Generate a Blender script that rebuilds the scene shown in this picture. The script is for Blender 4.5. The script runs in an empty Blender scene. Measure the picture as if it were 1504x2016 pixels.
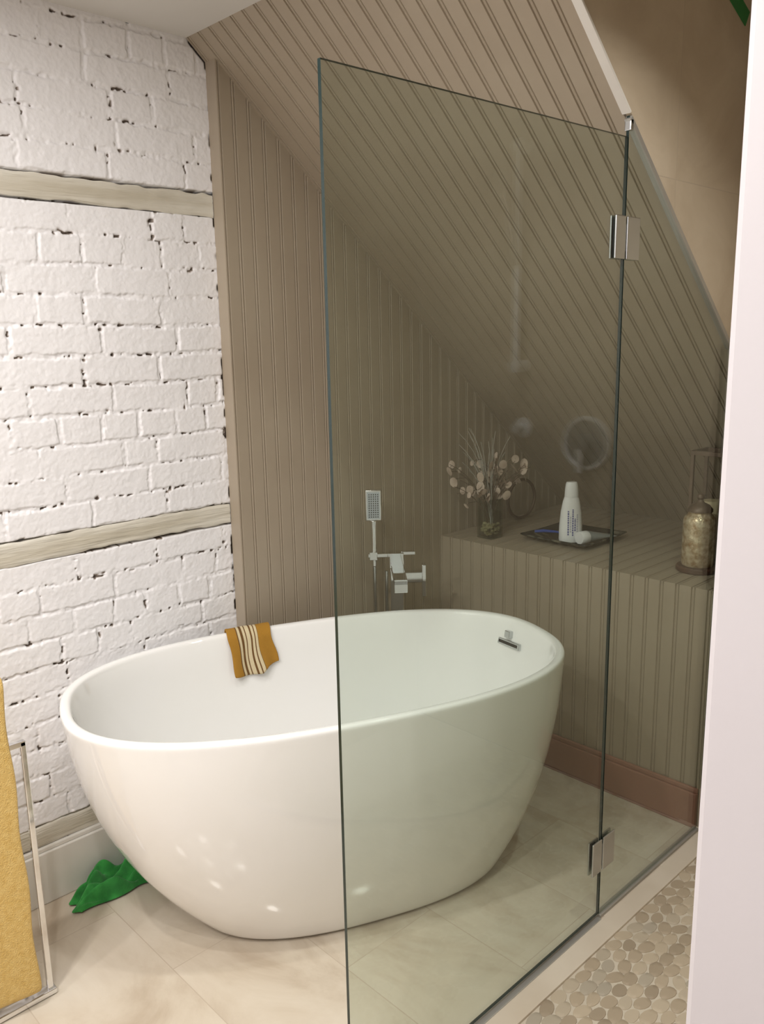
import bpy, math, random
import numpy as np
from mathutils import Vector, Matrix
random.seed(7); np.random.seed(7)
scene = bpy.context.scene
V = Vector

# ------------------------------------------------------------------ materials
def srgb(r, g, b):
    f = lambda c: (c/255/12.92) if c/255 <= 0.04045 else ((c/255+0.055)/1.055)**2.4
    return (f(r), f(g), f(b), 1)

def mat(name, col, rough=0.5, metal=0.0, col2=None, nscale=5, bump=0.0, bscale=200, spec=0.5, coat=0.0, detail=4, stretch=None, sheen=0, bdist=0.003):
    m = bpy.data.materials.new(name); m.use_nodes = True
    nt = m.node_tree; b = nt.nodes['Principled BSDF']
    b.inputs['Roughness'].default_value = rough
    b.inputs['Metallic'].default_value = metal
    b.inputs['Specular IOR Level'].default_value = spec
    b.inputs['Coat Weight'].default_value = coat
    b.inputs['Coat Roughness'].default_value = 0.02
    if sheen: b.inputs['Sheen Weight'].default_value = sheen
    b.inputs['Base Color'].default_value = col
    tc = nt.nodes.new('ShaderNodeTexCoord'); mp = nt.nodes.new('ShaderNodeMapping')
    nt.links.new(tc.outputs['Object'], mp.inputs['Vector'])
    if stretch: mp.inputs['Scale'].default_value = stretch
    if col2 is None: col2 = tuple(c*0.92 for c in col[:3])+(1,)
    n = nt.nodes.new('ShaderNodeTexNoise'); n.inputs['Scale'].default_value = nscale; n.inputs['Detail'].default_value = detail
    nt.links.new(mp.outputs['Vector'], n.inputs['Vector'])
    r = nt.nodes.new('ShaderNodeValToRGB')
    r.color_ramp.elements[0].position = 0.35; r.color_ramp.elements[0].color = col
    r.color_ramp.elements[1].position = 0.68; r.color_ramp.elements[1].color = col2
    nt.links.new(n.outputs['Fac'], r.inputs['Fac']); nt.links.new(r.outputs['Color'], b.inputs['Base Color'])
    if bump:
        n2 = nt.nodes.new('ShaderNodeTexNoise'); n2.inputs['Scale'].default_value = bscale; n2.inputs['Detail'].default_value = 3
        nt.links.new(mp.outputs['Vector'], n2.inputs['Vector'])
        bp = nt.nodes.new('ShaderNodeBump'); bp.inputs['Strength'].default_value = bump; bp.inputs['Distance'].default_value = bdist
        nt.links.new(n2.outputs['Fac'], bp.inputs['Height']); nt.links.new(bp.outputs['Normal'], b.inputs['Normal'])
    return m

def tile_mat(name, c1, c2, c3, grout, bw, bh, axes, rough=0.35, offset=0.5, loc=(0, 0, 0), mortar=0.003, vein=2.2, stretch=(1, 1, 1), rot=0.5):
    m = bpy.data.materials.new(name); m.use_nodes = True
    nt = m.node_tree; b = nt.nodes['Principled BSDF']; L = nt.links.new
    g = nt.nodes.new('ShaderNodeNewGeometry')
    sep = nt.nodes.new('ShaderNodeSeparateXYZ'); L(g.outputs['Position'], sep.inputs[0])
    cmb = nt.nodes.new('ShaderNodeCombineXYZ')
    L(sep.outputs[axes[0]], cmb.inputs[0]); L(sep.outputs[axes[1]], cmb.inputs[1])
    mp = nt.nodes.new('ShaderNodeMapping'); mp.inputs['Location'].default_value = loc
    L(cmb.outputs[0], mp.inputs['Vector'])
    br = nt.nodes.new('ShaderNodeTexBrick')
    br.inputs['Scale'].default_value = 1; br.inputs['Brick Width'].default_value = bw; br.inputs['Row Height'].default_value = bh
    br.inputs['Mortar Size'].default_value = mortar; br.inputs['Mortar Smooth'].default_value = 0.3
    br.offset = offset
    br.inputs['Color1'].default_value = (0, 0, 0, 1); br.inputs['Color2'].default_value = (1, 1, 1, 1); br.inputs['Mortar'].default_value = (0.5, 0.5, 0.5, 1)
    L(mp.outputs[0], br.inputs['Vector'])
    addv = nt.nodes.new('ShaderNodeVectorMath'); addv.operation = 'MULTIPLY_ADD'
    L(br.outputs['Color'], addv.inputs[0]); addv.inputs[1].default_value = (3, 3, 3)
    ms = nt.nodes.new('ShaderNodeMapping'); ms.inputs['Scale'].default_value = stretch; ms.inputs['Rotation'].default_value = (0, 0, rot)
    L(g.outputs['Position'], ms.inputs['Vector']); L(ms.outputs[0], addv.inputs[2])
    n = nt.nodes.new('ShaderNodeTexNoise'); n.inputs['Scale'].default_value = vein; n.inputs['Detail'].default_value = 8; n.inputs['Distortion'].default_value = 0.9; n.inputs['Roughness'].default_value = 0.62
    L(addv.outputs[0], n.inputs['Vector'])
    r = nt.nodes.new('ShaderNodeValToRGB')
    e = r.color_ramp.elements; e[0].position = 0.3; e[0].color = c1; e[1].position = 0.7; e[1].color = c3
    k = e.new(0.5); k.color = c2
    L(n.outputs['Fac'], r.inputs['Fac'])
    mx = nt.nodes.new('ShaderNodeMix'); mx.data_type = 'RGBA'
    L(br.outputs['Fac'], mx.inputs['Factor']); L(r.outputs['Color'], mx.inputs['A']); mx.inputs['B'].default_value = grout
    L(mx.outputs['Result'], b.inputs['Base Color'])
    b.inputs['Roughness'].default_value = rough
    bp = nt.nodes.new('ShaderNodeBump'); bp.invert = True; bp.inputs['Strength'].default_value = 0.12; bp.inputs['Distance'].default_value = 0.002
    L(br.outputs['Fac'], bp.inputs['Height']); L(bp.outputs['Normal'], b.inputs['Normal'])
    return m

def glass_mat(name, tint, refl=1.0, base=0.04):
    m = bpy.data.materials.new(name); m.use_nodes = True
    nt = m.node_tree; nt.nodes.clear(); L = nt.links.new
    out = nt.nodes.new('ShaderNodeOutputMaterial'); mx = nt.nodes.new('ShaderNodeMixShader')
    tr = nt.nodes.new('ShaderNodeBsdfTransparent'); gl = nt.nodes.new('ShaderNodeBsdfGlossy')
    gl.inputs['Roughness'].default_value = 0.0
    tr.inputs['Color'].default_value = tint
    lw = nt.nodes.new('ShaderNodeLayerWeight'); lw.inputs['Blend'].default_value = 0.5
    p = nt.nodes.new('ShaderNodeMath'); p.operation = 'POWER'; p.inputs[1].default_value = 5
    L(lw.outputs['Facing'], p.inputs[0])
    a = nt.nodes.new('ShaderNodeMath'); a.operation = 'MULTIPLY_ADD'; a.inputs[1].default_value = (1-base)*refl; a.inputs[2].default_value = base*refl
    L(p.outputs[0], a.inputs[0]); L(a.outputs[0], mx.inputs[0]); L(tr.outputs[0], mx.inputs[1]); L(gl.outputs[0], mx.inputs[2])
    L(mx.outputs[0], out.inputs['Surface'])
    return m

M = {}
M['white_paint'] = mat('white_paint', srgb(188, 183, 185), 0.45, col2=srgb(184, 179, 181), nscale=2)
M['ceiling'] = mat('ceiling_paint', srgb(224, 221, 216), 0.8, col2=srgb(218, 214, 208), nscale=1.5)
M['bead'] = mat('taupe_beadboard_paint', srgb(170, 157, 138), 0.42, col2=srgb(164, 150, 131), nscale=3)
M['bead_dark'] = mat('terracotta_taupe_trim_paint', srgb(160, 114, 97), 0.42, nscale=3)
M['tub'] = mat('white_acrylic', srgb(244, 243, 241), 0.03, col2=srgb(243, 242, 239), coat=0.5)
M['chrome'] = mat('polished_chrome', (0.85, 0.86, 0.87, 1), 0.06, 1.0, col2=(0.8, 0.8, 0.82, 1))
M['filler_chrome'] = mat('tub_filler_chrome', (0.86, 0.87, 0.89, 1), 0.04, 1.0, col2=(0.82, 0.83, 0.85, 1))
M['steel'] = mat('brushed_nickel', (0.60, 0.62, 0.63, 1), 0.2, 1.0, col2=(0.54, 0.56, 0.57, 1))
M['channel'] = mat('matt_aluminium', (0.52, 0.51, 0.48, 1), 0.4, 0.7)
M['satin'] = mat('satin_chrome', (0.95, 0.95, 0.95, 1), 0.5, 0.5)
M['grey_metal'] = mat('grey_brushed_plate', (0.30, 0.31, 0.31, 1), 0.4, 0.6)
M['dark'] = mat('dark_void', srgb(35, 32, 30), 0.6)
M['wood_cream'] = mat('old_cream_painted_timber', srgb(226, 222, 211), 0.6, col2=srgb(192, 184, 166), nscale=12, bump=1.0, bscale=42, stretch=(1, 0.12, 1.6), detail=7, bdist=0.006)
M['baseboard'] = mat('baseboard_white', srgb(228, 224, 216), 0.4)
M['floor'] = tile_mat('floor_marble_tile', srgb(216, 206, 190), srgb(205, 193, 175), srgb(183, 167, 147), srgb(190, 176, 158), 0.6, 0.3, (0, 1), 0.08, loc=(0.12, 0.05, 0), mortar=0.0015, vein=2.0, stretch=(1, 1.9, 1), rot=0.9)
M['walltile'] = tile_mat('wall_marble_tile', srgb(202, 188, 166), srgb(190, 175, 152), srgb(176, 160, 137), srgb(180, 166, 146), 0.6, 0.9, (1, 2), 0.3, offset=0.0, loc=(-0.15, -0.05, 0), mortar=0.0013, vein=3.0, stretch=(1, 1, 1))
M['walltile_x'] = tile_mat('shower_wall_marble_tile', srgb(184, 172, 152), srgb(174, 162, 142), srgb(162, 150, 130), srgb(164, 150, 130), 0.6, 0.6, (0, 2), 0.3, offset=0.0, mortar=0.002)
M['curb'] = mat('curb_stone', srgb(208, 198, 182), 0.35, col2=srgb(194, 182, 164), nscale=4)
M['grout'] = mat('pebble_grout', srgb(196, 186, 168), 0.8, bump=0.2)
M['glass'] = glass_mat('tinted_clear_glass', (0.888, 0.925, 0.893, 1), 1.0, 0.055)
M['glass_edge'] = mat('green_glass_edge', srgb(22, 42, 40), 0.2)
M['vase_glass'] = glass_mat('thin_vase_glass', (0.86, 0.88, 0.85, 1), 1.0, 0.08)
M['brass'] = mat('mercury_gold', srgb(228, 214, 184), 0.2, 0.4, col2=srgb(160, 128, 86), nscale=55, bump=0.8, bscale=90)
M['brown'] = mat('brown_wood', srgb(92, 64, 50), 0.4, col2=srgb(70, 46, 36), nscale=12)
M['bronze'] = mat('dark_bronze', srgb(104, 86, 72), 0.4, 0.3)
M['green'] = mat('green_microfibre', srgb(54, 150, 64), 0.95, col2=srgb(34, 116, 46), nscale=30, bump=0.6, bscale=400, sheen=0.2)
M['yellow'] = mat('yellow_terry', srgb(220, 188, 116), 0.95, col2=srgb(208, 172, 96), nscale=90, bump=1.0, bscale=350, sheen=0.2)
M['leaf'] = mat('dried_pod_cream', srgb(204, 186, 170), 0.6, col2=srgb(172, 152, 136), nscale=20)
M['stem'] = mat('dried_stem', srgb(104, 88, 72), 0.7)
M['stem_silver'] = mat('silver_twig', srgb(180, 176, 166), 0.5)
M['pebble'] = mat('river_pebble_cream', srgb(206, 196, 160), 0.4, col2=srgb(150, 134, 96), nscale=25)
M['bottle'] = mat('white_plastic', srgb(240, 240, 240), 0.25)
M['label_ink'] = mat('label_blue_ink', srgb(88, 92, 150), 0.5)
M['label_grey'] = mat('label_grey', srgb(186, 186, 196), 0.5)
M['tube'] = mat('grey_plastic_tube', srgb(140, 146, 146), 0.3)
M['blue'] = mat('blue_plastic', srgb(52, 84, 170), 0.3)
M['greentape'] = mat('green_tape', srgb(44, 124, 60), 0.6)

def attr_mat(name, ramp, rough=0.4, bump=0, bscale=130):
    m = bpy.data.materials.new(name); m.use_nodes = True
    nt = m.node_tree; b = nt.nodes['Principled BSDF']
    a = nt.nodes.new('ShaderNodeAttribute'); a.attribute_name = 'tone'
    r = nt.nodes.new('ShaderNodeValToRGB')
    e = r.color_ramp.elements
    e[0].position, e[0].color = ramp[0]; e[1].position, e[1].color = ramp[-1]
    for p, c in ramp[1:-1]:
        k = e.new(p); k.color = c
    nt.links.new(a.outputs['Fac'], r.inputs['Fac']); nt.links.new(r.outputs['Color'], b.inputs['Base Color'])
    b.inputs['Roughness'].default_value = rough
    if bump:
        n2 = nt.nodes.new('ShaderNodeTexNoise'); n2.inputs['Scale'].default_value = bscale; n2.inputs['Detail'].default_value = 4
        tc = nt.nodes.new('ShaderNodeTexCoord'); nt.links.new(tc.outputs['Object'], n2.inputs['Vector'])
        bp = nt.nodes.new('ShaderNodeBump'); bp.inputs['Strength'].default_value = bump; bp.inputs['Distance'].default_value = 0.002
        nt.links.new(n2.outputs['Fac'], bp.inputs['Height']); nt.links.new(bp.outputs['Normal'], b.inputs['Normal'])
    return m
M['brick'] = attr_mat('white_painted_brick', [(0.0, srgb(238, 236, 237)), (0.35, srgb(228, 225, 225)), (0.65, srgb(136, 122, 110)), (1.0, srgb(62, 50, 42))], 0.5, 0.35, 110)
M['stones'] = attr_mat('mosaic_pebbles', [(0.0, srgb(148, 134, 114)), (0.35, srgb(168, 153, 131)), (0.7, srgb(182, 168, 146)), (1.0, srgb(162, 153, 137))], 0.6)
M['handtowel'] = attr_mat('striped_mustard_terry', [(0.0, srgb(168, 122, 40)), (0.33, srgb(168, 122, 40)), (0.36, srgb(108, 76, 36)), (0.62, srgb(108, 76, 36)), (0.66, srgb(212, 196, 160)), (1.0, srgb(212, 196, 160))], 0.95, 1.0, 400)
def tray_material():
    m = bpy.data.materials.new('leaf_pattern_dish_glaze'); m.use_nodes = True
    nt = m.node_tree; b = nt.nodes['Principled BSDF']; L = nt.links.new
    tc = nt.nodes.new('ShaderNodeTexCoord'); v = nt.nodes.new('ShaderNodeTexVoronoi'); v.inputs['Scale'].default_value = 16
    mp = nt.nodes.new('ShaderNodeMapping'); mp.inputs['Scale'].default_value = (1, 2.4, 1); mp.inputs['Rotation'].default_value = (0, 0, 0.7)
    L(tc.outputs['Object'], mp.inputs[0]); L(mp.outputs[0], v.inputs['Vector'])
    r = nt.nodes.new('ShaderNodeValToRGB'); e = r.color_ramp.elements
    e[0].position = 0.25; e[0].color = srgb(104, 102, 88); e[1].position = 0.4; e[1].color = srgb(30, 34, 34)
    L(v.outputs['Distance'], r.inputs['Fac']); L(r.outputs['Color'], b.inputs['Base Color']); b.inputs['Roughness'].default_value = 0.25
    return m
M['tray'] = tray_material()

# ------------------------------------------------------------------ mesh builder
class MB:
    def __init__(s): s.v = []; s.f = []; s.m = []; s.tone = []
    def add(s, vs, fs, m=0, tone=0.0):
        o = len(s.v); s.v += [tuple(v) for v in vs]; s.f += [tuple(i+o for i in f) for f in fs]; s.m += [m]*len(fs)
        s.tone += ([tone]*len(vs) if not hasattr(tone, '__len__') else list(tone))
        return s
    def box(s, a, b, m=0):
        x0, y0, z0 = a; x1, y1, z1 = b
        return s.add([(x0,y0,z0),(x1,y0,z0),(x1,y1,z0),(x0,y1,z0),(x0,y0,z1),(x1,y0,z1),(x1,y1,z1),(x0,y1,z1)],
                     [(0,3,2,1),(4,5,6,7),(0,1,5,4),(1,2,6,5),(2,3,7,6),(3,0,4,7)], m)
    def obox(s, c, ax, ay, az, m=0):
        c = V(c); ax, ay, az = V(ax), V(ay), V(az)
        if ax.cross(ay).dot(az) < 0: ax = -ax
        vs = [c+ax*i+ay*j+az*k for k in (-1, 1) for i, j in ((-1,-1),(1,-1),(1,1),(-1,1))]
        return s.add(vs, [(0,3,2,1),(4,5,6,7),(0,1,5,4),(1,2,6,5),(2,3,7,6),(3,0,4,7)], m)
    def beam(s, a, b, w, h, up=(0,0,1), m=0):
        a, b = V(a), V(b); d = (b-a); l = d.length; d.normalize()
        side = d.cross(V(up)).normalized(); u = side.cross(d).normalized()
        return s.obox((a+b)/2, d*l/2, side*w/2, u*h/2, m)
    def tube(s, pts, r, seg=12, m=0, cap=True):
        pts = [V(p) for p in pts]; n = len(pts)
        rs = r if hasattr(r, '__len__') else [r]*n
        t0 = (pts[1]-pts[0]).normalized(); ref = V((0,0,1)) if abs(t0.z) < 0.9 else V((1,0,0))
        nrm = t0.cross(ref).normalized(); vs = []
        for i, p in enumerate(pts):
            t = (pts[min(i+1,n-1)]-pts[max(i-1,0)]).normalized()
            nrm = (nrm - t*nrm.dot(t)).normalized(); bn = t.cross(nrm)
            for k in range(seg):
                a = 2*math.pi*k/seg; vs.append(p+(nrm*math.cos(a)+bn*math.sin(a))*rs[i])
        fs = [(i*seg+k, i*seg+(k+1)%seg, (i+1)*seg+(k+1)%seg, (i+1)*seg+k) for i in range(n-1) for k in range(seg)]
        if cap: fs += [tuple(range(seg))[::-1], tuple((n-1)*seg+k for k in range(seg))]
        return s.add(vs, fs, m)
    def lathe(s, prof, c, sx=1, sy=1, seg=32, m=0, rot=None, square=0, cap=True):
        vs = []; c = V(c)
        for r, z in prof:
            for k in range(seg):
                a = 2*math.pi*k/seg; ca, sa = math.cos(a), math.sin(a)
                if square:
                    q = (abs(ca)**square+abs(sa)**square)**(-1/square); ca *= q; sa *= q
                p = V((r*ca*sx, r*sa*sy, z))
                if rot: p = rot @ p
                vs.append(c+p)
        n = len(prof)
        fs = [(i*seg+k, i*seg+(k+1)%seg, (i+1)*seg+(k+1)%seg, (i+1)*seg+k) for i in range(n-1) for k in range(seg)]
        if cap: fs += [tuple(range(seg))[::-1], tuple((n-1)*seg+k for k in range(seg))]
        return s.add(vs, fs, m)
    def grid(s, P, m=0, tone=None):
        nu, nv = len(P), len(P[0])
        vs = [p for row in P for p in row]
        fs = [(i*nv+j, (i+1)*nv+j, (i+1)*nv+j+1, i*nv+j+1) for i in range(nu-1) for j in range(nv-1)]
        return s.add(vs, fs, m, tone if tone is not None else 0.0)
    def prism(s, poly, d, m=0):
        n = len(poly); poly = [V(p) for p in poly]; d = V(d)
        vs = poly+[p+d for p in poly]
        fs = [tuple(range(n))[::-1], tuple(range(n, 2*n))]+[(i, (i+1)%n, n+(i+1)%n, n+i) for i in range(n)]
        return s.add(vs, fs, m)

def make(name, mb, mats, parent=None, smooth=False, bevel=0, bseg=2, subsurf=0, solid=0, label=None, category=None, kind=None, tone=False, origin=None, autos=True, group=None):
    import bmesh
    vs = np.array(mb.v, dtype=float)
    if origin is None:
        lo, hi = vs.min(0), vs.max(0); origin = ((lo[0]+hi[0])/2, (lo[1]+hi[1])/2, lo[2])
    o = V(origin)
    me = bpy.data.meshes.new(name); me.from_pydata([tuple(v-np.array(o)) for v in vs], [], mb.f)
    if not isinstance(mats, (list, tuple)): mats = [mats]
    for m in mats: me.materials.append(m)
    me.polygons.foreach_set('material_index', mb.m)
    if smooth: me.polygons.foreach_set('use_smooth', [True]*len(mb.f))
    if tone:
        a = me.attributes.new('tone', 'FLOAT', 'POINT'); a.data.foreach_set('value', mb.tone)
    me.update()
    bm = bmesh.new(); bm.from_mesh(me); bmesh.ops.recalc_face_normals(bm, faces=bm.faces)
    bm.to_mesh(me); bm.free()
    ob = bpy.data.objects.new(name, me); scene.collection.objects.link(ob)
    if parent: ob.parent = parent; ob.location = o-parent.location
    else: ob.location = o
    if smooth and autos:
        try: me.set_sharp_from_angle(angle=math.radians(40))
        except Exception: pass
    if solid:
        md = ob.modifiers.new('s', 'SOLIDIFY'); md.thickness = solid; md.offset = 0
    if bevel:
        md = ob.modifiers.new('b', 'BEVEL'); md.width = bevel; md.segments = bseg; md.limit_method = 'ANGLE'
    if subsurf:
        md = ob.modifiers.new('ss', 'SUBSURF'); md.levels = subsurf; md.render_levels = subsurf
    if label: ob['label'] = label
    if category: ob['category'] = category
    if kind: ob['kind'] = kind
    if group: ob['group'] = group
    return ob

def empty(name, loc, label, category):
    e = bpy.data.objects.new(name, None); e.location = loc; e.empty_display_size = 0.05
    scene.collection.objects.link(e); e['label'] = label; e['category'] = category
    return e

# ------------------------------------------------------------------ camera
CAMP = V((2.13, 0.0, 1.5)); FPX = 1650.0
beta = math.radians(46.1); pitch = math.atan(343/1650.0); roll = 0.019
F0 = V((-math.sin(beta), math.cos(beta), 0)); R0 = V((math.cos(beta), math.sin(beta), 0))
FW = F0*math.cos(pitch)-V((0,0,1))*math.sin(pitch); DN = -V((0,0,1))*math.cos(pitch)-F0*math.sin(pitch)
cx = (R0+DN*roll).normalized(); cdn = (DN-R0*roll).normalized()
cam = bpy.data.cameras.new('camera'); co = bpy.data.objects.new('camera', cam); scene.collection.objects.link(co)
mw = Matrix((cx, -cdn, -FW)).transposed().to_4x4(); mw.translation = CAMP; co.matrix_world = mw
cam.sensor_fit = 'VERTICAL'; cam.sensor_height = 36; cam.lens = FPX/2016*36; cam.clip_start = 0.02
scene.camera = co

# ------------------------------------------------------------------ room constants
BX = 0.048     # beadboard side wall face
GX = 1.113     # glass plane
LY = 2.31      # ledge front
LZ = 0.76      # ledge top
KY = 3.12      # back end of the ledge
CZ = 2.30
SY0 = 1.35
SL = 0.87
def slope_z(y): return CZ-SL*(y-SY0)

# ---- brick wall
def vnoise(Y, Z, s, seed):
    rs = np.random.RandomState(seed); G = rs.rand(256, 256)
    y = Y/s+100; z = Z/s+100
    iy = np.floor(y).astype(int); iz = np.floor(z).astype(int); fy = y-iy; fz = z-iz
    fy = fy*fy*(3-2*fy); fz = fz*fz*(3-2*fz)
    g = lambda a, b: G[a % 256, b % 256]
    return (g(iy,iz)*(1-fy)*(1-fz)+g(iy+1,iz)*fy*(1-fz)+g(iy,iz+1)*(1-fy)*fz+g(iy+1,iz+1)*fy*fz)-0.5
bands = [(0.165, 0.222), (0.952, 1.012), (1.848, 1.909)]
def rows():
    out = []
    def fill(a, b, n):
        for i in range(n): out.append((a+(b-a)*i/n, a+(b-a)*(i+1)/n))
    fill(-0.06, 0.165, 3); fill(0.222, 0.952, 10); fill(1.012, 1.848, 11); fill(1.909, 2.36, 6)
    return out
ys = np.concatenate([np.arange(-1.2, 0.35, 0.02), np.arange(0.35, 1.4265, 0.0024)])
zs = np.arange(0.0, 2.3005, 0.0024); zs[-1] = 2.30
Yg, Zg = np.meshgrid(ys, zs, indexing='ij')
wz = Zg+0.006*vnoise(Yg, Zg, 0.2, 1)+0.004*vnoise(Yg, Zg, 0.045, 2)+0.005*vnoise(Yg, Zg, 0.014, 12)+0.003*vnoise(Yg, Zg, 0.006, 15)
wy = Yg+0.006*vnoise(Yg, Zg, 0.05, 3)+0.005*vnoise(Yg, Zg, 0.016, 13)+0.003*vnoise(Yg, Zg, 0.006, 16)
dmin = np.full(Yg.shape, 0.0); hb = np.zeros(Yg.shape)
rr = random.Random(3)
for ri, (a, b) in enumerate(rows()):
    js = [-1.6+(0.112 if ri % 2 else 0.0)+rr.uniform(-0.03, 0.03)]; hdr = (ri % 6 == 4)
    while js[-1] < 1.8:
        w = 0.112 if (hdr or rr.random() < 0.14) else 0.225
        js.append(js[-1]+w+rr.uniform(-0.016, 0.016))
    js = np.array(js); hs = np.array([rr.uniform(-0.0015, 0.0015) for _ in js])
    m = (wz >= a) & (wz < b)
    yy = wy[m]; i = np.clip(np.searchsorted(js, yy), 1, len(js)-1)
    dy = np.minimum(yy-js[i-1], js[i]-yy); dz = np.minimum(wz[m]-a, b-wz[m])
    dmin[m] = np.minimum(dy, dz); hb[m] = hs[i]
gap = 0.0018+0.0045*(vnoise(Yg, Zg, 0.06, 5)+0.35)
t = np.clip((dmin-gap)/0.0038, 0, 1); t = t*t*(3-2*t)
open_ = np.clip(0.50+1.5*(vnoise(Yg, Zg, 0.09, 41)+0.7*vnoise(Yg, Zg, 0.03, 42)), 0.12, 1)
H = -0.0042*(1-t)*open_+hb*t
H += 0.0012*vnoise(Yg, Zg, 0.03, 6)+0.0009*vnoise(Yg, Zg, 0.011, 7)+0.0008*vnoise(Yg, Zg, 0.0055, 17)+0.006*vnoise(Yg, Zg, 0.4, 8)
H += (1-t)*0.0030*vnoise(Yg, Zg, 0.009, 9)
crk = (0.7*vnoise(Yg, Zg, 0.024, 10)+0.9*vnoise(Yg, Zg, 0.009, 11))
tone = np.clip((crk-0.27)*9, 0, 1)*np.clip(1-np.abs(dmin-0.001)/0.0034, 0, 1)*1.2
hole = np.clip((vnoise(Yg, Zg, 0.013, 21)+0.6*vnoise(Yg, Zg, 0.10, 22)-0.46)*9, 0, 1)*np.clip(1-(dmin-0.002)/0.010, 0, 1)
tone = np.clip(np.maximum(tone, hole), 0, 1)
for a, b in bands:
    inb = (Zg > a-0.003) & (Zg < b+0.003)
    H[inb] = -0.03
    edge = np.minimum(np.abs(Zg-a), np.abs(Zg-b))
    tone = np.maximum(tone, np.clip(1-edge/0.007, 0, 1)*np.clip((vnoise(Yg, Zg, 0.05, 31)-0.05)*7, 0, 1))
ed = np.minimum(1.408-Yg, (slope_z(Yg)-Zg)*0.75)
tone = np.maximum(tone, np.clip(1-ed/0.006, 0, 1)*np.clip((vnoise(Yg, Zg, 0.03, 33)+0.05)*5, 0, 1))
H -= 0.006*tone
vs = np.stack([H, Yg, Zg], -1).reshape(-1, 3)
nY, nZ = Yg.shape
idx = np.arange(nY*nZ).reshape(nY, nZ)
fs = np.stack([idx[:-1,:-1], idx[1:,:-1], idx[1:,1:], idx[:-1,1:]], -1).reshape(-1, 4)
me = bpy.data.meshes.new('wall_left'); me.vertices.add(len(vs)); me.vertices.foreach_set('co', vs.ravel())
me.loops.add(fs.size); me.loops.foreach_set('vertex_index', fs.ravel().astype(np.int32))
me.polygons.add(len(fs)); me.polygons.foreach_set('loop_start', np.arange(0, fs.size, 4, dtype=np.int32))
try: me.polygons.foreach_set('loop_total', np.full(len(fs), 4, dtype=np.int32))
except Exception: pass
me.polygons.foreach_set('use_smooth', np.ones(len(fs), bool))
me.update(); me.validate()
at = me.attributes.new('tone', 'FLOAT', 'POINT'); at.data.foreach_set('value', tone.ravel().astype(np.float32))
me.materials.append(M['brick'])
wl = bpy.data.objects.new('wall_left', me); scene.collection.objects.link(wl)
wl['kind'] = 'structure'; wl['label'] = 'white painted old brick wall with ragged mortar joints'

# timber bands set in the brick
for k, (a, b) in enumerate(bands):
    yv = np.concatenate([np.arange(-1.2, 0.35, 0.02), np.arange(0.35, 1.405, 0.005)])
    qs = np.concatenate([[0], np.linspace(0, 1, 16), [1]])
    Yb, Qb = np.meshgrid(yv, qs, indexing='ij')
    wb = 0.004*np.sin(Yb*5+k*2)+0.006*vnoise(Yb, Yb*0+k, 0.03, 61)
    wt = 0.004*np.sin(Yb*4+k*3)+0.007*vnoise(Yb, Yb*0+k, 0.025, 62)
    Zb = a+(b-a)*Qb+wb*(1-Qb)+wt*Qb
    grain = 0.0020*vnoise(Yb*0.14, Qb*0.06+k, 0.006, 63)+0.0015*vnoise(Yb, Qb*0.06+k, 0.03, 64)
    Xb = 0.0015+grain-0.003*np.clip(1-np.minimum(Qb, 1-Qb)/0.08, 0, 1)
    Xb[:, 0] = -0.02; Xb[:, -1] = -0.02
    P = [[V((Xb[i, j], Yb[i, j], Zb[i, j])) for j in range(len(qs))] for i in range(len(yv))]
    make('trim_%d' % (k+1), MB().grid(P), M['wood_cream'], smooth=True, kind='structure', label='cream painted rough timber strip set in the brick wall')

make('baseboard_left', MB().box((0.0, -1.2, 0), (0.018, 1.407, 0.15)).box((0.0, -1.2, 0.15), (0.011, 1.407, 0.163)), M['baseboard'], bevel=0.003, kind='structure', label='white painted baseboard under the brick wall')

# ---- beadboard
PER = 0.05
POFF = [(0, 0), (0.0360, 0), (0.0374, -0.0040), (0.0387, -0.0040), (0.0403, -0.0010), (0.0430, 0.0), (0.0457, -0.0010), (0.0473, -0.0040), (0.0484, -0.0040)]
def bead_profile(w, start=0.0):
    out = []; n = int(w/PER)+2
    for i in range(-1, n):
        for o, d in POFF:
            u = i*PER+o+start
            if 0 < u < w: out.append((u, d))
    return [(0, 0)]+out+[(w, 0)]
def bead_sheet(mb, nd, w, lo, hi, start=0.0):
    P = []
    for u, d in bead_profile(w, start):
        n = V(nd)*d
        P.append([V(lo(u))+n, V(hi(u))+n])
    mb.grid(P)
    return mb
y0 = 1.407; w = KY-y0
mb = MB()
bead_sheet(mb, (1, 0, 0), w, lambda u: (BX, y0+u, 0), lambda u: (BX, y0+u, min(CZ, slope_z(y0+u))), 0.01)
mb.add([(0, y0, 0), (BX, y0, 0), (BX, y0, slope_z(y0)), (0, y0, slope_z(y0))], [(0, 1, 2, 3)])
make('wall_side', mb, M['bead'], kind='structure', label='taupe painted vertical beadboard wall')
mb = MB(); sn = V((0, -SL, -1)).normalized()
bead_sheet(mb, sn, GX, lambda u: (u, SY0, CZ), lambda u: (u, KY+0.02, slope_z(KY+0.02)), 0.02)
make('ceiling_slope', mb, M['bead'], kind='structure', label='sloped taupe beadboard attic ceiling')
mb = MB()
bead_sheet(mb, (0, -1, 0), GX-BX-0.002, lambda u: (BX+0.001+u, LY, 0.0), lambda u: (BX+0.001+u, LY, LZ), 0.01)
bead_sheet(mb, (0, 0, 1), GX-BX-0.002, lambda u: (BX+0.001+u, LY, LZ), lambda u: (BX+0.001+u, KY-0.002, LZ), 0.01)
make('built_in_ledge', mb, M['bead'], label='taupe beadboard-clad ledge under the sloped ceiling', category='ledge')
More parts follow.
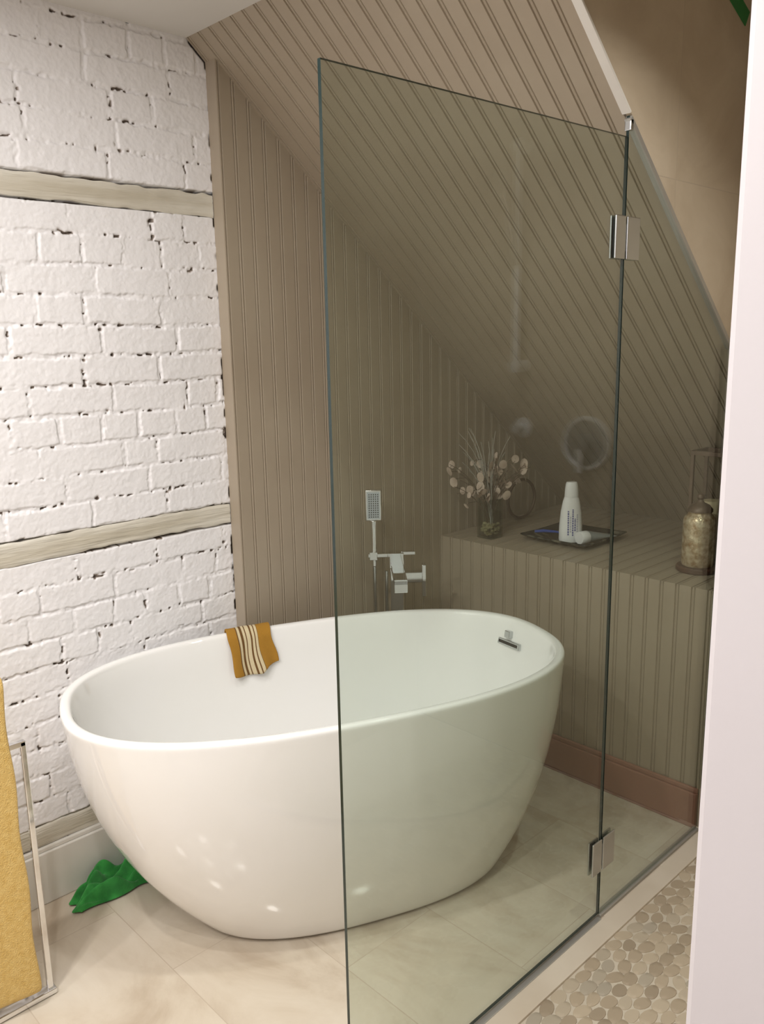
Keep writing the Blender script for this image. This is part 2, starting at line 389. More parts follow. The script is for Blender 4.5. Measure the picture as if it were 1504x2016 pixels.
make('baseboard_back', MB().box((BX+0.001, LY-0.018, 0), (GX-0.006, LY-0.001, 0.115)).box((BX+0.001, LY-0.012, 0.115), (GX-0.006, LY-0.001, 0.13)), M['bead_dark'], bevel=0.003, kind='structure', label='reddish taupe baseboard under the ledge')

# ---- ceiling
mb = MB()
mb.add([(0,-1.2,CZ),(3.2,-1.2,CZ),(3.2,0.7,CZ),(0,0.7,CZ)], [(0,1,2,3)])
mb.add([(0,0.7,CZ),(GX,0.7,CZ),(GX,SY0,CZ),(0,SY0,CZ)], [(0,1,2,3)])
SZ = 2.46
mb.add([(GX,0.7,SZ),(2.3,0.7,SZ),(2.3,LY,SZ),(GX,LY,SZ)], [(0,1,2,3)])
mb.add([(GX,0.7,CZ),(2.3,0.7,CZ),(2.3,0.7,SZ),(GX,0.7,SZ)], [(0,1,2,3)])
mb.add([(GX,0.7,CZ),(GX,SY0,CZ),(GX,SY0,SZ),(GX,0.7,SZ)], [(0,1,2,3)])
make('ceiling', mb, M['ceiling'], kind='structure', label='flat white plaster ceiling')

# ---- tiled dormer cheek
poly = [(GX-0.012, SY0, slope_z(SY0)), (GX-0.012, KY, slope_z(KY)), (GX-0.012, KY, SZ), (GX-0.012, SY0, SZ)]
make('wall_right', MB().prism(poly, (0.018, 0, 0)), M['walltile'], kind='structure', label='beige marble tiled cheek wall above the glass')
make('wall_alcove', MB().prism([(GX, LY, 0), (GX, KY, 0), (GX, KY, slope_z(KY)), (GX, LY, slope_z(LY))], (0.03, 0, 0)), M['bead'], kind='structure')
make('wall_shower', MB().box((GX+0.006, LY, 0), (2.34, LY+0.06, SZ)), M['walltile_x'], kind='structure')
make('wall_shower_side', MB().box((2.30, 0.70, 0), (2.34, LY, SZ)), M['walltile'], kind='structure')
make('wall_entry', MB().box((1.867, 0.592, 0), (3.2, 0.70, CZ)), M['white_paint'], bevel=0.006, kind='structure', label='white painted door jamb')
make('wall_rear', MB().box((-0.02, -1.26, 0), (3.2, -1.2, CZ)), M['white_paint'], kind='structure')
make('wall_entry_side', MB().box((3.2, -1.26, 0), (3.26, 0.7, CZ)), M['white_paint'], kind='structure')

# ---- floor
PX0 = GX+0.066
make('floor', MB().box((-0.02, -1.2, -0.04), (PX0, LY+0.9, 0.0)).box((PX0, -1.2, -0.04), (3.2, 0.60, 0.0)), M['floor'], kind='structure', label='large beige marble-look floor tiles')
mb = MB().box((PX0, 0.60, -0.04), (2.30, LY, -0.003))
rs = random.Random(11)
pts = []
x = PX0+0.018; row = 0
while x < 1.95:
    y = 0.62+(row % 2)*0.025
    while y < LY-0.02:
        pts.append([x+rs.uniform(-0.010, 0.010), y+rs.uniform(-0.014, 0.014)]); y += 0.048
    x += 0.029; row += 1
pts = np.array(pts)
for it in range(14):
    d = pts[:, None]-pts[None]; d[..., 1] *= 0.64
    r2 = np.sqrt((d**2).sum(-1)); np.fill_diagonal(r2, 9)
    push = np.clip(0.0325-r2, 0, None)
    step = (d/r2[..., None]*push[..., None]).sum(1)*0.3; step[:, 1] /= 0.64
    pts += step; pts[:, 0] = np.maximum(pts[:, 0], PX0+0.016)
for (x, y) in pts:
    L = rs.uniform(0.0225, 0.0275); W = rs.uniform(0.0142, 0.0170); a = rs.gauss(0, 0.25)+math.pi/2
    c = V((x, y, -0.003)); tn = rs.random(); vs = []; seg = 14; ex = rs.uniform(1.9, 2.6); e1 = rs.uniform(-0.2, 0.2); e2 = rs.uniform(-0.15, 0.15)
    zj = rs.uniform(0, 0.0002)
    for r, z in ((1.0, 0.0), (0.99, 0.0008), (0.96, 0.0014), (0.5, 0.0016)):
        for k in range(seg):
            th = 2*math.pi*k/seg; q = (abs(math.cos(th))**ex+abs(math.sin(th))**ex)**(-1/ex)
            px, py = L*r*q*math.cos(th)*(1+e2*math.sin(th)), W*r*q*math.sin(th)*(1+e1*math.cos(th))
            vs.append(c+V((px*math.cos(a)-py*math.sin(a), px*math.sin(a)+py*math.cos(a), z+(zj if z else 0))))
    f = [(i*seg+k, i*seg+(k+1)%seg, (i+1)*seg+(k+1)%seg, (i+1)*seg+k) for i in range(3) for k in range(seg)]+[tuple(3*seg+k for k in range(seg))]
    mb.add(vs, f, 1, tn)
make('floor_shower', mb, [M['grout'], M['stones']], kind='structure', smooth=True, tone=True, label='flat river pebble mosaic shower floor')
make('trim_4', MB().box((GX+0.014, 0.6, -0.001), (PX0, LY, 0.004)), M['curb'], bevel=0.001, kind='structure', label='beige stone threshold strip beside the glass')
def slope_strip(name, ya, yb, x0, x1, th, m, label):
    n = sn
    a0 = V((x0, ya, slope_z(ya))); a1 = V((x1, ya, slope_z(ya))); b0 = V((x0, yb, slope_z(yb))); b1 = V((x1, yb, slope_z(yb)))
    return make(name, MB().prism([a0, a1, b1, b0], n*th), m, kind='structure', bevel=0.001, label=label)
slope_strip('trim_5', SY0, 1.735, GX-0.012, GX+0.009, 0.006, M['baseboard'], 'white edge strip between beadboard slope and tile')

# ------------------------------------------------------------------ glass
GT = 0.007
def glass_panel(name, poly_yz, parent, dark_edges):
    n = len(poly_yz); mb = MB()
    vs = [(GX-GT/2, y, z) for y, z in poly_yz]+[(GX+GT/2, y, z) for y, z in poly_yz]
    mb.add(vs, [tuple(range(n)), tuple(range(n, 2*n))], 0)
    mb.f += [(i, (i+1)%n, n+(i+1)%n, n+i) for i in range(n)]
    mb.m += [1 if i in dark_edges else 0 for i in range(n)]
    return make(name, mb, [M['glass'], M['glass_edge']], parent=parent)
HY = 1.7325
door = empty('shower_door', (GX, 1.30, 0.012), 'tall frameless tinted glass door with chrome hinges', 'shower door')
glass_panel('glass_pane', [(0.868, 0.014), (HY, 0.014), (HY, 1.915), (0.868, 1.902)], door, (0, 1, 2, 3))
fix = empty('glass_partition', (GX, 2.02, 0.0), 'fixed frameless glass panel cut to the roof slope', 'glass partition')
FY = HY+0.004
glass_panel('glass_pane', [(FY, 0.010), (LY-0.019, 0.010), (LY-0.019, 0.14), (LY-0.001, 0.14), (LY-0.001, slope_z(LY-0.001)-0.006), (FY, slope_z(FY)-0.006)], fix, (5,))
def hinge(z):
    mb = MB()
    for sx in (-1, 1):
        xc = GX+sx*(GT/2+0.0025)
        mb.box((xc-0.0025, HY-0.042, z-0.046), (xc+0.0025, HY-0.001, z+0.046))
        mb.box((xc-0.0025, HY+0.006, z-0.046), (xc+0.0025, HY+0.060, z+0.046))
    mb.tube([(GX, HY+0.0025, z-0.03), (GX, HY+0.0025, z+0.03)], 0.006, 12)
    ob = make('hinge', mb, M['steel'], parent=door, bevel=0.002)
    ob['label'] = 'polished chrome glass hinge'
hinge(1.706); hinge(0.187)
make('floor_channel', MB().box((GX-0.009, FY, 0.0), (GX+0.009, LY-0.019, 0.010)), M['channel'], parent=fix, bevel=0.001)
a = V((GX, FY, slope_z(FY)-0.010)); b = V((GX, LY-0.002, slope_z(LY-0.002)-0.010))
make('top_channel', MB().beam(a, b, 0.016, 0.012), M['channel'], parent=fix, bevel=0.001)
make('corner_clip', MB().box((GX-0.008, FY-0.001, slope_z(FY)-0.036), (GX+0.008, FY+0.011, slope_z(FY)-0.012)), M['steel'], parent=fix, bevel=0.002)
make('trim_6', MB().box((GX-0.006, 0.62, -0.001), (GX+0.014, HY, 0.005)), M['channel'], bevel=0.001, kind='structure', label='metal threshold strip under the glass door')

# ------------------------------------------------------------------ bathtub
TA = math.radians(22.5); TC = V((0.492, 1.362, 0)); A, B, TH = 0.677, 0.374, 0.644
ax = V((math.sin(TA), math.cos(TA), 0)); pp = V((math.cos(TA), -math.sin(TA), 0))
EX = 2.5
def inset(z):
    t = max(0, min(1, z/TH)); return 0.80*(1-t)**2.4+0.20*(1-t)
def shift(z): return 0.062*inset(z)
def tubpt(th, a, b, z, sh=0):
    c, s = math.cos(th), math.sin(th)
    q = (abs(c)**EX+abs(s)**EX)**(-1/EX)
    return TC+ax*(a*q*c+sh)+pp*(b*q*s)+V((0, 0, z))
def oa(z): return A-0.248*inset(z)
def ob_(z): return B-0.148*inset(z)
S0 = shift(0)
rings = [(0.05, 0.03, 0.004, S0), (oa(0)-0.03, ob_(0)-0.03, 0.0, S0), (oa(0)-0.014, ob_(0)-0.014, 0.0, S0), (oa(0)-0.003, ob_(0)-0.003, 0.004, S0), (oa(0.014), ob_(0.014), 0.014, shift(0.014))]
for z in np.linspace(0.03, TH-0.02, 18): rings.append((oa(z), ob_(z), z, shift(z)))
rings += [(A, B, TH-0.009, 0), (A-0.001, B-0.001, TH-0.004, 0), (A-0.004, B-0.004, TH, 0), (A-0.012, B-0.012, TH+0.001, 0), (A-0.021, B-0.021, TH, 0), (A-0.026, B-0.026, TH-0.004, 0), (A-0.028, B-0.028, TH-0.012, 0)]
FZ = 0.13
def ia(z): return oa(z)-0.031
def ib(z): return ob_(z)-0.031
for z in np.linspace(TH-0.04, FZ+0.09, 9): rings.append((ia(z), ib(z), z, shift(z)))
za = FZ+0.09
for k in range(1, 7):
    t = k/6*math.pi/2
    rings.append((ia(za)-0.09*(1-math.cos(t)), ib(za)-0.07*(1-math.cos(t)), za-0.09*math.sin(t), shift(za)))
rings += [(ia(za)*0.5, ib(za)*0.45, FZ-0.003, shift(za)), (0.03, 0.02, FZ-0.006, shift(za))]
SEG = 96; P = [[tubpt(2*math.pi*k/SEG, a, b, z, sh) for k in range(SEG)] for a, b, z, sh in rings]
mb = MB(); vs = [p for r in P for p in r]; n = len(P)
fs = [(i*SEG+k, i*SEG+(k+1)%SEG, (i+1)*SEG+(k+1)%SEG, (i+1)*SEG+k) for i in range(n-1) for k in range(SEG)]
fs += [tuple(range(SEG))[::-1], tuple((n-1)*SEG+k for k in range(SEG))]
mb.add(vs, fs)
tub = empty('bathtub', tuple(TC), 'white freestanding oval acrylic bathtub', 'bathtub')
make('tub_shell', mb, M['tub'], parent=tub, smooth=True, autos=False, subsurf=1)
zc = 0.568; OV = 0.108; q = (1-(OV/ib(zc))**EX)**(1/EX)
c = TC+ax*(ia(zc)*q+shift(zc)-0.004)+pp*(-OV)+V((0,0,zc))
nrm = (-ax+pp*0.24+V((0,0,0.15))).normalized(); side = V((0,0,1)).cross(nrm).normalized(); up = nrm.cross(side)
make('overflow_plate', MB().obox(c, side*0.048, up*0.010, nrm*0.006), M['steel'], parent=tub, bevel=0.002)
make('overflow_slot', MB().obox(c+nrm*0.0062, side*0.040, up*0.0045, nrm*0.0006), M['dark'], parent=tub)
make('drain_knob', MB().obox(c+up*0.029+nrm*0.004-side*0.002, side*0.011, up*0.011, nrm*0.009), M['steel'], parent=tub, bevel=0.002)
make('drain', MB().lathe([(0.0, 0), (0.03, 0), (0.03, 0.004), (0.02, 0.007), (0.0, 0.007)], TC+ax*0.1+V((0,0,FZ-0.006))), M['chrome'], parent=tub, smooth=True)

# hand towel over the far rim
def rim_perp(t, a, b): return -b*(1-abs(t/a)**EX)**(1/EX)
path = []
for z in (0.589, 0.609, 0.624, 0.636): path.append((z, 'o', 0.006))
path += [(TH+0.008, 'm', -0.002), (TH+0.010, 'm', 0.012), (TH+0.008, 'm', 0.026)]
for z in np.linspace(0.632, 0.530, 12): path.append((z, 'i', 0.008))
P = []; tones = []
NS = 64
for i in range(NS+1):
    s = i/NS; t = -0.205+0.135*s
    row = []
    for j, (z, kd, off) in enumerate(path):
        tt = t
        if kd == 'o': pz = rim_perp(t-shift(z), oa(z), ob_(z))-off
        elif kd == 'm': pz = rim_perp(t, A, B)+off+0.002*math.sin(s*12)
        else:
            dr = (0.632-z)/0.102
            pz = rim_perp(t-shift(z), ia(z), ib(z))+off+0.008*(1+math.sin(s*11+1))*dr
            tt = t+0.016*dr+0.003*math.sin(dr*5+s*4)
            z = z-0.010*dr*math.sin(s*3.1)+0.014*dr*(max(0, min(1, (s-0.60)*7)))-0.012*dr*(1-s)
        row.append(TC+ax*tt+pp*pz+V((0,0,z)))
        tn = 0.0
        if 0.20 < s < 0.68: tn = 0.5
        if 0.22 < s < 0.28 or 0.33 < s < 0.38 or 0.42 < s < 0.50 or 0.54 < s < 0.58 or 0.62 < s < 0.66: tn = 1.0
        tones.append(tn)
    P.append(row)
make('hand_towel', MB().grid(P, 0, tones), M['handtowel'], smooth=True, autos=False, solid=0.006, subsurf=1, tone=True,
     label='small mustard towel with cream stripes draped over bathtub rim', category='towel')

# ------------------------------------------------------------------ tub filler
fc = V((0.175, 1.945, 0)); fx = V((0.66, 0.75, 0)).normalized(); fp = V((fx.y, -fx.x, 0))
FC = M['filler_chrome']
fa = empty('bathtub_faucet', tuple(fc), 'chrome floor-standing square tub filler with hand shower', 'faucet')
mb = MB().obox(fc+V((0,0,0.006)), fx*0.05, fp*0.04, V((0,0,0.006))).obox(fc+V((0,0,0.38)), fx*0.022, fp*0.020, V((0,0,0.37)))
make('column', mb, FC, parent=fa, bevel=0.002)
mb = MB().obox(fc+V((0,0,0.762)), fx*0.024, fp*0.024, V((0,0,0.026)))
mb.obox(fc+fp*0.105+V((0,0,0.744)), fx*0.021, fp*0.115, V((0,0,0.009)))
mb.obox(fc+fp*0.212+V((0,0,0.730)), fx*0.021, fp*0.008, V((0,0,0.020)))
make('spout', mb, FC, parent=fa, bevel=0.002)
mb = MB().obox(fc+fx*0.055+V((0,0,0.700)), fx*0.036, fp*0.016, V((0,0,0.018)))
mb.obox(fc+fx*0.092+V((0,0,0.690))+fp*0.008, fx*0.007, fp*0.018, V((0,0,0.056)))
make('lever_handle', mb, FC, parent=fa, bevel=0.002)
mb = MB().beam(fc+V((0,0,0.778)), fc-fx*0.095+V((0,0,0.778)), 0.016, 0.013)
mb.obox(fc-fx*0.078+V((0,0,0.778)), fx*0.013, fp*0.016, V((0,0,0.014)))
mb.obox(fc+fx*0.040+V((0,0,0.784)), fx*0.024, fp*0.009, V((0,0,0.006)))
make('holder', mb, FC, parent=fa, bevel=0.0015)
h0 = fc-fx*0.075+fp*0.004
mb = MB().tube([h0+V((0,0,0.74)), h0+V((0,0,0.80)), h0+V((0,0,0.87)), h0+fp*0.006+V((0,0,0.905))], [0.008, 0.010, 0.011, 0.014], 14)
nf = (fp+V((0,0,-0.12))).normalized(); uf = fx.cross(nf).normalized()
if uf.z < 0: uf = -uf
hc = h0+fp*0.010+V((0,0,0.955))
mb.obox(hc, fx*0.027, uf*0.054, nf*0.008)
make('hand_shower', mb, FC, parent=fa, bevel=0.003, smooth=True)
mb = MB()
mb.obox(hc+nf*0.0085, fx*0.021, uf*0.046, nf*0.001, 0)
for i in range(-2, 3):
    for j in range(-5, 6):
        mb.obox(hc+nf*0.010+fx*i*0.0072+uf*j*0.0078, fx*0.0016, uf*0.0016, nf*0.001, 1)
make('spray_face', mb, [mat('spray_face_grey', srgb(176, 182, 186), 0.3), M['dark']], parent=fa)
hp = []
for k in range(33):
    t = k/32
    p = h0.lerp(fc-fx*0.035+fp*0.012, t)
    s = math.sin(math.pi*t)
    z = 0.745-0.60*s**0.55 if t < 0.5 else 0.145+0.58*(1-s**0.55)
    p = p+fp*0.03*s
    hp.append((p.x, p.y, z))
make('hose', MB().tube(hp, 0.0055, 10), M['steel'], parent=fa, smooth=True)

# ------------------------------------------------------------------ vase with dried flowers
vc = V((0.205, 2.412, LZ))
va = empty('dried_flower_vase', tuple(vc), 'square glass vase of dried silver-dollar stems on the ledge', 'vase')
mb = MB(); w = 0.036
prof = [(w, 0), (w, 0.150), (w-0.004, 0.150), (w-0.004, 0.008), (0.001, 0.008)]
mb.lathe([(0.001, 0)]+prof, vc+V((0, 0, 0.001)), seg=48, square=10, cap=False)
make('glass_vase', mb, M['vase_glass'], parent=va)
mb = MB(); rs = random.Random(5)
for i in range(70):
    c = vc+V((rs.uniform(-0.024, 0.024), rs.uniform(-0.024, 0.024), 0.014+rs.random()*0.04)); r = rs.uniform(0.006, 0.009)
    mb.lathe([(r*math.sin(t), -r*0.7*math.cos(t)) for t in np.linspace(0.15, 3.0, 6)], c, seg=8)
o = make('pebble_filling', mb, M['pebble'], parent=va, smooth=True); o['kind'] = 'stuff'
ms, ml, mt = MB(), MB(), MB()
WD = V((0.5, 0.866, 0)); PD = V((0.866, -0.5, 0))
for i in range(50):
    tw = i > 25
    lat = rs.uniform(-1, 1); lat = lat*(0.18 if not tw else 0.12); dep = rs.uniform(-0.05, 0.08)
    if tw: lat -= 0.03
    hgt = rs.uniform(0.20, 0.35)-abs(lat)*0.25
    if tw: hgt = rs.uniform(0.28, 0.47)-abs(lat)*0.3
    D = WD*lat+PD*dep
    base = vc+V((rs.uniform(-0.012, 0.012), rs.uniform(-0.012, 0.012), 0.03))
    fpos = lambda t: base+D*(t**1.9)+V((0,0,hgt*(t-0.12*t**4)))
    def cl(p): return p if p.x > BX+0.025 else V((BX+0.025, p.y, p.z))
    pts_ = [cl(fpos(t)) for t in np.linspace(0, 1, 9)]
    if tw: mt.tube(pts_, np.linspace(0.0017, 0.0008, 9).tolist(), 5); continue
    ms.tube(pts_, np.linspace(0.0018, 0.0010, 9).tolist(), 5)
    for j in range(rs.randint(2, 4)):
        t = rs.uniform(0.66, 1.04); p0 = cl(fpos(t)); p = cl(p0+V((rs.uniform(-.024,.024), rs.uniform(-.024,.024), rs.uniform(-.04,.02))))
        n = V((rs.uniform(-1, 1)+0.4, rs.uniform(-1, 1)-0.4, rs.uniform(-0.6, 0.8))).normalized()
        u = n.cross(V((0,0,1))).normalized(); v = n.cross(u); r = rs.uniform(0.008, 0.016)
        vs = [p+n*0.003]+[p+u*(r*math.cos(k*math.pi/6))+v*(r*1.35*math.sin(k*math.pi/6)) for k in range(12)]
        ml.add(vs, [(0, 1+k, 1+(k+1)%12) for k in range(12)])
        ms.tube([p, p.lerp(p0, 0.5)-V((0,0,0.008)), cl(fpos(t-0.14))], 0.0009, 4)
make('stems', ms, M['stem'], parent=va); o = make('seed_pods', ml, M['leaf'], parent=va, smooth=True); o['kind'] = 'stuff'
make('silver_twigs', mt, M['stem_silver'], parent=va)

# ring behind vase
rc = V((0.105, 2.74, LZ+0.086)); mb = MB(); R = 0.079; seg = 40
d1 = V((0.10, 0.99, 0)).normalized()
rp = [rc+d1*R*math.cos(2*math.pi*k/seg)+V((0,0,1))*R*math.sin(2*math.pi*k/seg) for k in range(seg+1)]
mb.tube(rp, 0.0065, 10, cap=False)
make('decorative_ring', mb, M['bronze'], smooth=True, label='dark bronze ring standing on the ledge beside the wall', category='ornament')

# ------------------------------------------------------------------ tray, bottle, tube, razor
tc = V((0.455, 2.588, LZ)); hs_ = 0.138
P = []; N = 24
for i in range(N+1):
    row = []
    for j in range(N+1):
        u, v = i/N*2-1, j/N*2-1; r = max(abs(u), abs(v))
        row.append(tc+V((u*hs_, v*hs_, 0.004+0.018*max(0, (r-0.6)/0.4)**2.0+0.003*(abs(u*v))**2)))
    P.append(row)
make('tray', MB().grid(P), M['tray'], smooth=True, autos=False, solid=0.005, label='dark square leaf-patterned dish on the ledge', category='tray')
bc = V((0.488, 2.517, LZ+0.0085))
bo = empty('shampoo_bottle', tuple(bc), 'white shampoo bottle standing in the square dish', 'bottle')
Rz = Matrix.Rotation(math.radians(45), 3, 'Z')
prof = [(0.030, 0), (0.040, 0.003), (0.042, 0.012), (0.041, 0.06), (0.037, 0.11), (0.030, 0.15), (0.025, 0.165)]
make('bottle_body', MB().lathe(prof, bc, 1, 0.62, 36, rot=Rz), M['bottle'], parent=bo, smooth=True)
prof = [(0.0245, 0.165), (0.025, 0.168), (0.0235, 0.192), (0.021, 0.212), (0.018, 0.219), (0.002, 0.220)]
make('cap', MB().lathe(prof, bc, 1, 0.72, 32, rot=Rz), M['bottle'], parent=bo, smooth=True)
mb = MB()
def bpt(u, z):
    r = np.interp(z, [0, .012, .06, .11, .15], [.042, .042, .041, .037, .030])+0.0006
    yy = -0.62*math.sqrt(max(0, r*r-u*u)); return bc+Rz @ V((u, yy, z))
def patch(u0, u1, z0, z1, m):
    n = 6; mb.grid([[bpt(u0+(u1-u0)*i/n, z0), bpt(u0+(u1-u0)*i/n, z1)] for i in range(n+1)], m)
for uu, m, z0_, z1_ in ((-0.016, 0, 0.030, 0.118), (-0.008, 1, 0.040, 0.100), (0.000, 0, 0.028, 0.125), (0.008, 0, 0.045, 0.090), (0.016, 1, 0.035, 0.105)):
    z = z0_
    while z < z1_:
        l = rs.uniform(0.004, 0.008); patch(uu, uu+0.005, z, min(z+l, z1_), m); z += l+0.002
make('printed_label', mb, [M['label_ink'], M['label_grey']], parent=bo)

td = V((0.25, 0.97, 0.0)).normalized()
tu = empty('cosmetic_tube', (0.55, 2.57, LZ+0.012), 'grey squeeze tube with white cap lying in the dish', 'tube')
s_ = V((0,0,1)).cross(td).normalized()
rot = Matrix((s_, V((0,0,1)), td)).transposed()
t0 = V((0.543, 2.487, LZ+0.036))
make('cap', MB().lathe([(0.014, 0), (0.0215, 0.0), (0.023, 0.003), (0.023, 0.035), (0.022, 0.037)], t0, rot=rot, seg=28), M['bottle'], parent=tu, smooth=True)
mb = MB(); P = []
for k in range(14):
    t = k/13; z = 0.037+0.12*t; sx = 0.021+0.006*t; sy = 0.021*(1-t)+0.0015
    P.append([t0+rot @ V((sx*math.cos(a), sy*math.sin(a)-0.008*t, z)) for a in np.linspace(0, 2*math.pi, 25)])
mb.grid(P); make('tube_body', mb, M['tube'], parent=tu, smooth=True)

r0 = V((0.345, 2.50, LZ+0.028)); r1 = V((0.42, 2.57, LZ+0.022))
ra = empty('razor', tuple(r0), 'blue plastic disposable razor lying on the dish', 'razor')
make('handle', MB().tube([r0, r0.lerp(r1, .3)+V((0,0,.004)), r0.lerp(r1, .7)+V((0,0,.003)), r1], [.005, .006, .0045, .004], 10), M['blue'], parent=ra, smooth=True)
dd = (r1-r0).normalized()
make('razor_head', MB().obox(r1+dd*0.006, dd*0.006, V((0,0,1)).cross(dd)*0.019, V((0,0,0.004))), M['tube'], parent=ra, bevel=0.001)

# ------------------------------------------------------------------ candle jar + coaster
jc = V((0.975, 2.49, LZ))
make('coaster', MB().lathe([(0.01, 0), (0.060, 0), (0.064, 0.004), (0.064, 0.014), (0.060, 0.018), (0.01, 0.018)], jc, seg=40), M['brown'], smooth=True,
     label='round brown wooden stand under the gold jar', category='coaster')
ja = empty('candle_jar', tuple(jc+V((0,0,0.019))), 'hammered silver-gold mercury-glass candle jar with domed lid', 'candle holder')
prof = [(0.02, 0.0), (0.046, 0.0), (0.049, 0.006), (0.049, 0.140), (0.047, 0.152), (0.038, 0.162), (0.034, 0.168), (0.036, 0.172)]
make('jar_body', MB().lathe(prof, jc+V((0,0,0.019)), seg=40), M['brass'], parent=ja, smooth=True)
prof = [(0.038, 0.173), (0.038, 0.180), (0.028, 0.193), (0.012, 0.201), (0.008, 0.209), (0.013, 0.217), (0.011, 0.226), (0.002, 0.230)]
make('lid', MB().lathe(prof, jc+V((0,0,0.019)), seg=32), M['bronze'], parent=ja, smooth=True)
la = V((0.950, 2.628, LZ))
ln = empty('lantern', tuple(la), 'tall bronze open-frame lantern behind the jar', 'lantern')
mb = MB().box((la.x-0.055, la.y-0.055, LZ), (la.x+0.055, la.y+0.055, LZ+0.012))
for sx in (-1, 1):
    for sy in (-1, 1):
        mb.beam((la.x+sx*0.05, la.y+sy*0.05, LZ+0.01), (la.x+sx*0.05, la.y+sy*0.05, LZ+0.36), 0.011, 0.011, up=(0, 1, 0))
    mb.beam((la.x+sx*0.05, la.y-0.055, LZ+0.36), (la.x+sx*0.05, la.y+0.055, LZ+0.36), 0.012, 0.014)
    mb.beam((la.x-0.055, la.y+sx*0.05, LZ+0.36), (la.x+0.055, la.y+sx*0.05, LZ+0.36), 0.012, 0.014)
make('frame', mb, M['bronze'], parent=ln, bevel=0.001)
mb = MB().lathe([(0.002, 0.0), (0.03, 0.0), (0.03, 0.19), (0.002, 0.19)], (la.x, la.y, LZ+0.012), seg=24)
make('candle', mb, mat('cream_wax', srgb(220, 206, 170), 0.5), parent=ln, smooth=True)

# ------------------------------------------------------------------ shower fixtures on the shower end wall
sv = V((1.552, LY, 1.16))
ve = empty('shower_valve', (sv.x, LY, sv.z), 'round chrome shower control on the tiled wall', 'shower valve')
rx = Matrix.Rotation(math.radians(90), 3, 'X')
make('face_plate', MB().lathe([(0.002, 0.0), (0.072, 0.0), (0.072, 0.010), (0.03, 0.012), (0.028, 0.05), (0.002, 0.052)], sv, rot=rx, seg=48), M['grey_metal'], parent=ve, smooth=True)
make('plate_rim', MB().lathe([(0.072, 0.0), (0.086, 0.0), (0.087, 0.008), (0.082, 0.016), (0.074, 0.014), (0.072, 0.010)], sv, rot=rx, seg=48, cap=False), M['satin'], parent=ve, smooth=True)
make('lever', MB().beam(sv+V((0,-0.045,0)), sv+V((0.0,-0.045,-0.09)), 0.018, 0.012, up=(0,1,0)), M['satin'], parent=ve, bevel=0.002)
bx = 1.80
sb = empty('shower_rail', (bx, LY, 1.2), 'chrome slide rail with hand shower on the tiled wall', 'shower rail')
mb = MB().tube([(bx, LY-0.05, 1.38), (bx, LY-0.05, 2.10)], 0.012, 14)
for z in (1.40, 2.08): mb.tube([(bx, LY, z), (bx, LY-0.06, z)], 0.020, 14)
mb.lathe([(0.002, 0), (0.034, 0), (0.034, 0.01), (0.015, 0.014), (0.015, 0.05), (0.002, 0.05)], (bx, LY, 1.195), rot=rx, seg=28)
make('rail', mb, M['satin'], parent=sb, smooth=True)
make('shower_head', MB().tube([(bx, LY-0.06, 1.72), (bx, LY-0.11, 1.90), (bx, LY-0.14, 1.95)], [0.012, 0.014, 0.016], 14).lathe([(0.01, 0), (0.05, 0.005), (0.055, 0.02), (0.01, 0.03)], (bx, LY-0.15, 1.945), rot=Matrix.Rotation(math.radians(60), 3, 'X')), M['chrome'], parent=sb, smooth=True)

mb = MB().obox((GX+0.0075, 2.20, 2.295), V((0.001,0,0)), V((0, 0.075, -0.030)), V((0, 0.010, 0.018)))
make('tape', mb, M['greentape'], label='piece of green tape stuck on the tile', category='tape')

# ------------------------------------------------------------------ green cloth
P = []; N = 70
def cn(u, v, s, k): return float(vnoise(np.array([u*1.0]), np.array([v*1.0]), s, k)[0])
for i in range(N+1):
    row = []
    for j in range(N+1):
        u, v = i/N, j/N
        y = 0.80+0.38*v+0.07*cn(u, v, 0.45, 51)+0.010*math.sin(u*14+v*5)
        x = 0.030+0.18*u*(0.80+0.5*cn(v, 0, 0.30, 52))+0.03*cn(u, v, 0.4, 53)-0.015*v+0.008*math.sin(v*17+u*4)
        ed = min(u, 1-u, v, 1-v); e = min(1, ed*7)
        q1 = (0.5+0.5*math.cos(2*math.pi*(u*1.2+v*3.4+1.3*cn(u, v, 0.4, 54))))**1.6
        q2 = (0.5+0.5*math.cos(2*math.pi*(v*3.1-u*2.3+1.2*cn(u+3, v, 0.35, 55))))**1.6
        q3 = 0.5+0.5*math.cos(2*math.pi*(u*5.1+v*2.2+1.5*cn(u, v+5, 0.3, 56)))
        z = 0.006+e*(0.005+0.040*q1*(0.5+0.6*v)+0.030*q2+0.008*q3)+0.050*max(0, v-0.30)*(1-u)*1.5*min(1, ed*8)
        row.append(V((max(0.028, x), y, z)))
    P.append(row)
make('cleaning_cloth', MB().grid(P), M['green'], smooth=True, autos=False, solid=0.003, subsurf=1, label='crumpled green microfibre cloth on the floor by the baseboard', category='cloth')

# ------------------------------------------------------------------ towel stand + yellow towel
sx = 0.342
st = empty('towel_stand', (sx, 0.35, 0), 'chrome floor-standing towel rack with square tubing', 'towel rack')
mb = MB()
mb.beam((sx, -0.12, 0.010), (sx, 0.618, 0.010), 0.024, 0.014)
mb.beam((sx-0.12, 0.05, 0.010), (sx+0.12, 0.05, 0.010), 0.024, 0.014)
make('base', mb, M['chrome'], parent=st, bevel=0.002)
mb = MB().beam((sx, 0.606, 0.012), (sx, 0.606, 0.645), 0.013, 0.013, up=(0,1,0)).beam((sx, 0.612, 0.640), (sx, -0.10, 0.640), 0.013, 0.013)
mb.beam((sx, -0.10, 0.012), (sx, -0.10, 0.79), 0.013, 0.013, up=(0,1,0)).beam((sx, -0.10, 0.785), (sx, 0.562, 0.785), 0.018, 0.018).beam((sx, 0.555, 0.785), (sx, 0.555, 0.63), 0.013, 0.013, up=(0,1,0))
make('frame', mb, M['chrome'], parent=st, bevel=0.002)
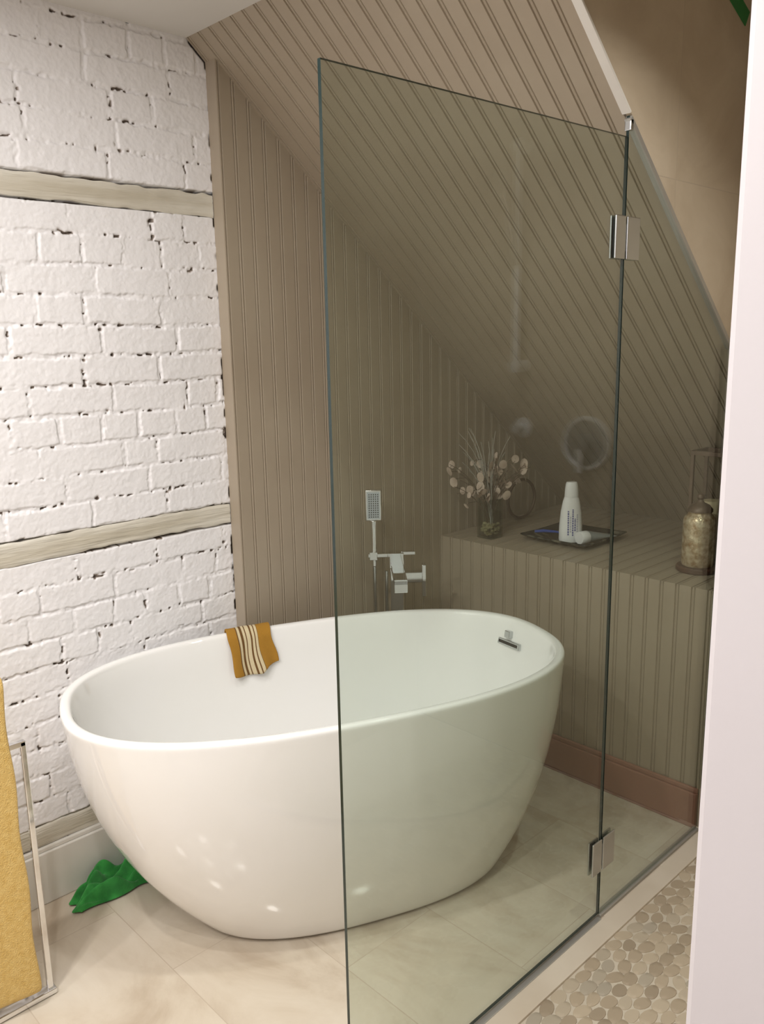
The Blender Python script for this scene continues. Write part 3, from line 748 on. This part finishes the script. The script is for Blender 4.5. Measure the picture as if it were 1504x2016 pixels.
P = []
for i in range(61):
    s = i/60; y = 0.0+0.574*s; row = []
    for j in range(61):
        q = j/60
        if q < 0.46: side, z = 1, 0.045+(0.785-0.045)*(q/0.46)
        elif q < 0.54: side, z = None, 0.0
        else: side, z = -1, 0.785-(0.785-0.12)*((q-0.54)/0.46)
        if side is None:
            a = math.pi*(q-0.46)/0.08; x = sx+0.017*math.cos(a); zz = 0.785+0.020*math.sin(a)
        else:
            fall = (0.785-z)/0.73
            x = sx+side*(0.016+0.006*fall*(1+math.sin(y*34+side))+0.004*fall*math.sin(y*15)); zz = z
        yy = y+0.002*s*(0.785-zz)/0.73+0.003*math.sin(zz*25)*s
        row.append(V((x, yy, zz)))
    P.append(row)
make('bath_towel', MB().grid(P), M['yellow'], smooth=True, autos=False, solid=0.007, subsurf=1, label='yellow terry bath towel hanging on the chrome rack', category='towel')

# ------------------------------------------------------------------ lights
def disc(loc, power, size=0.11, col=(1, 0.975, 0.945), rot=(0, 0, 0), spread=180):
    l = bpy.data.lights.new('downlight_or_fill', 'AREA'); l.shape = 'DISK'; l.size = size; l.energy = power; l.color = col; l.spread = math.radians(spread)
    o = bpy.data.objects.new('downlight_or_fill', l); o.location = loc; o.rotation_euler = rot; scene.collection.objects.link(o)
for p in ((0.75, 0.05), (1.55, 0.05), (0.75, -0.75), (1.55, -0.75)):
    disc((p[0], p[1], CZ-0.005), 9.4, 0.06)
for p in ((1.15, -0.35), (1.95, -0.35)):
    disc((p[0], p[1], CZ-0.005), 4.0, 0.05)
disc((2.6, -0.6, CZ-0.005), 2.0, 0.06)
disc((0.95, 0.80, CZ-0.005), 6.0, 0.06)
disc((1.65, 1.6, SZ-0.005), 6.5, 0.08, spread=115)
disc((1.35, -0.45, CZ-0.01), 10, 1.1, (1, 0.985, 0.965))  # broad soft lamp added as fill behind the camera, not a real downlight
w = bpy.data.worlds.new('w'); scene.world = w; w.use_nodes = True
w.node_tree.nodes['Background'].inputs[0].default_value = (1, 0.95, 0.9, 1); w.node_tree.nodes['Background'].inputs[1].default_value = 0.1
scene.view_settings.view_transform = 'Standard'
scene.view_settings.exposure = 0.0
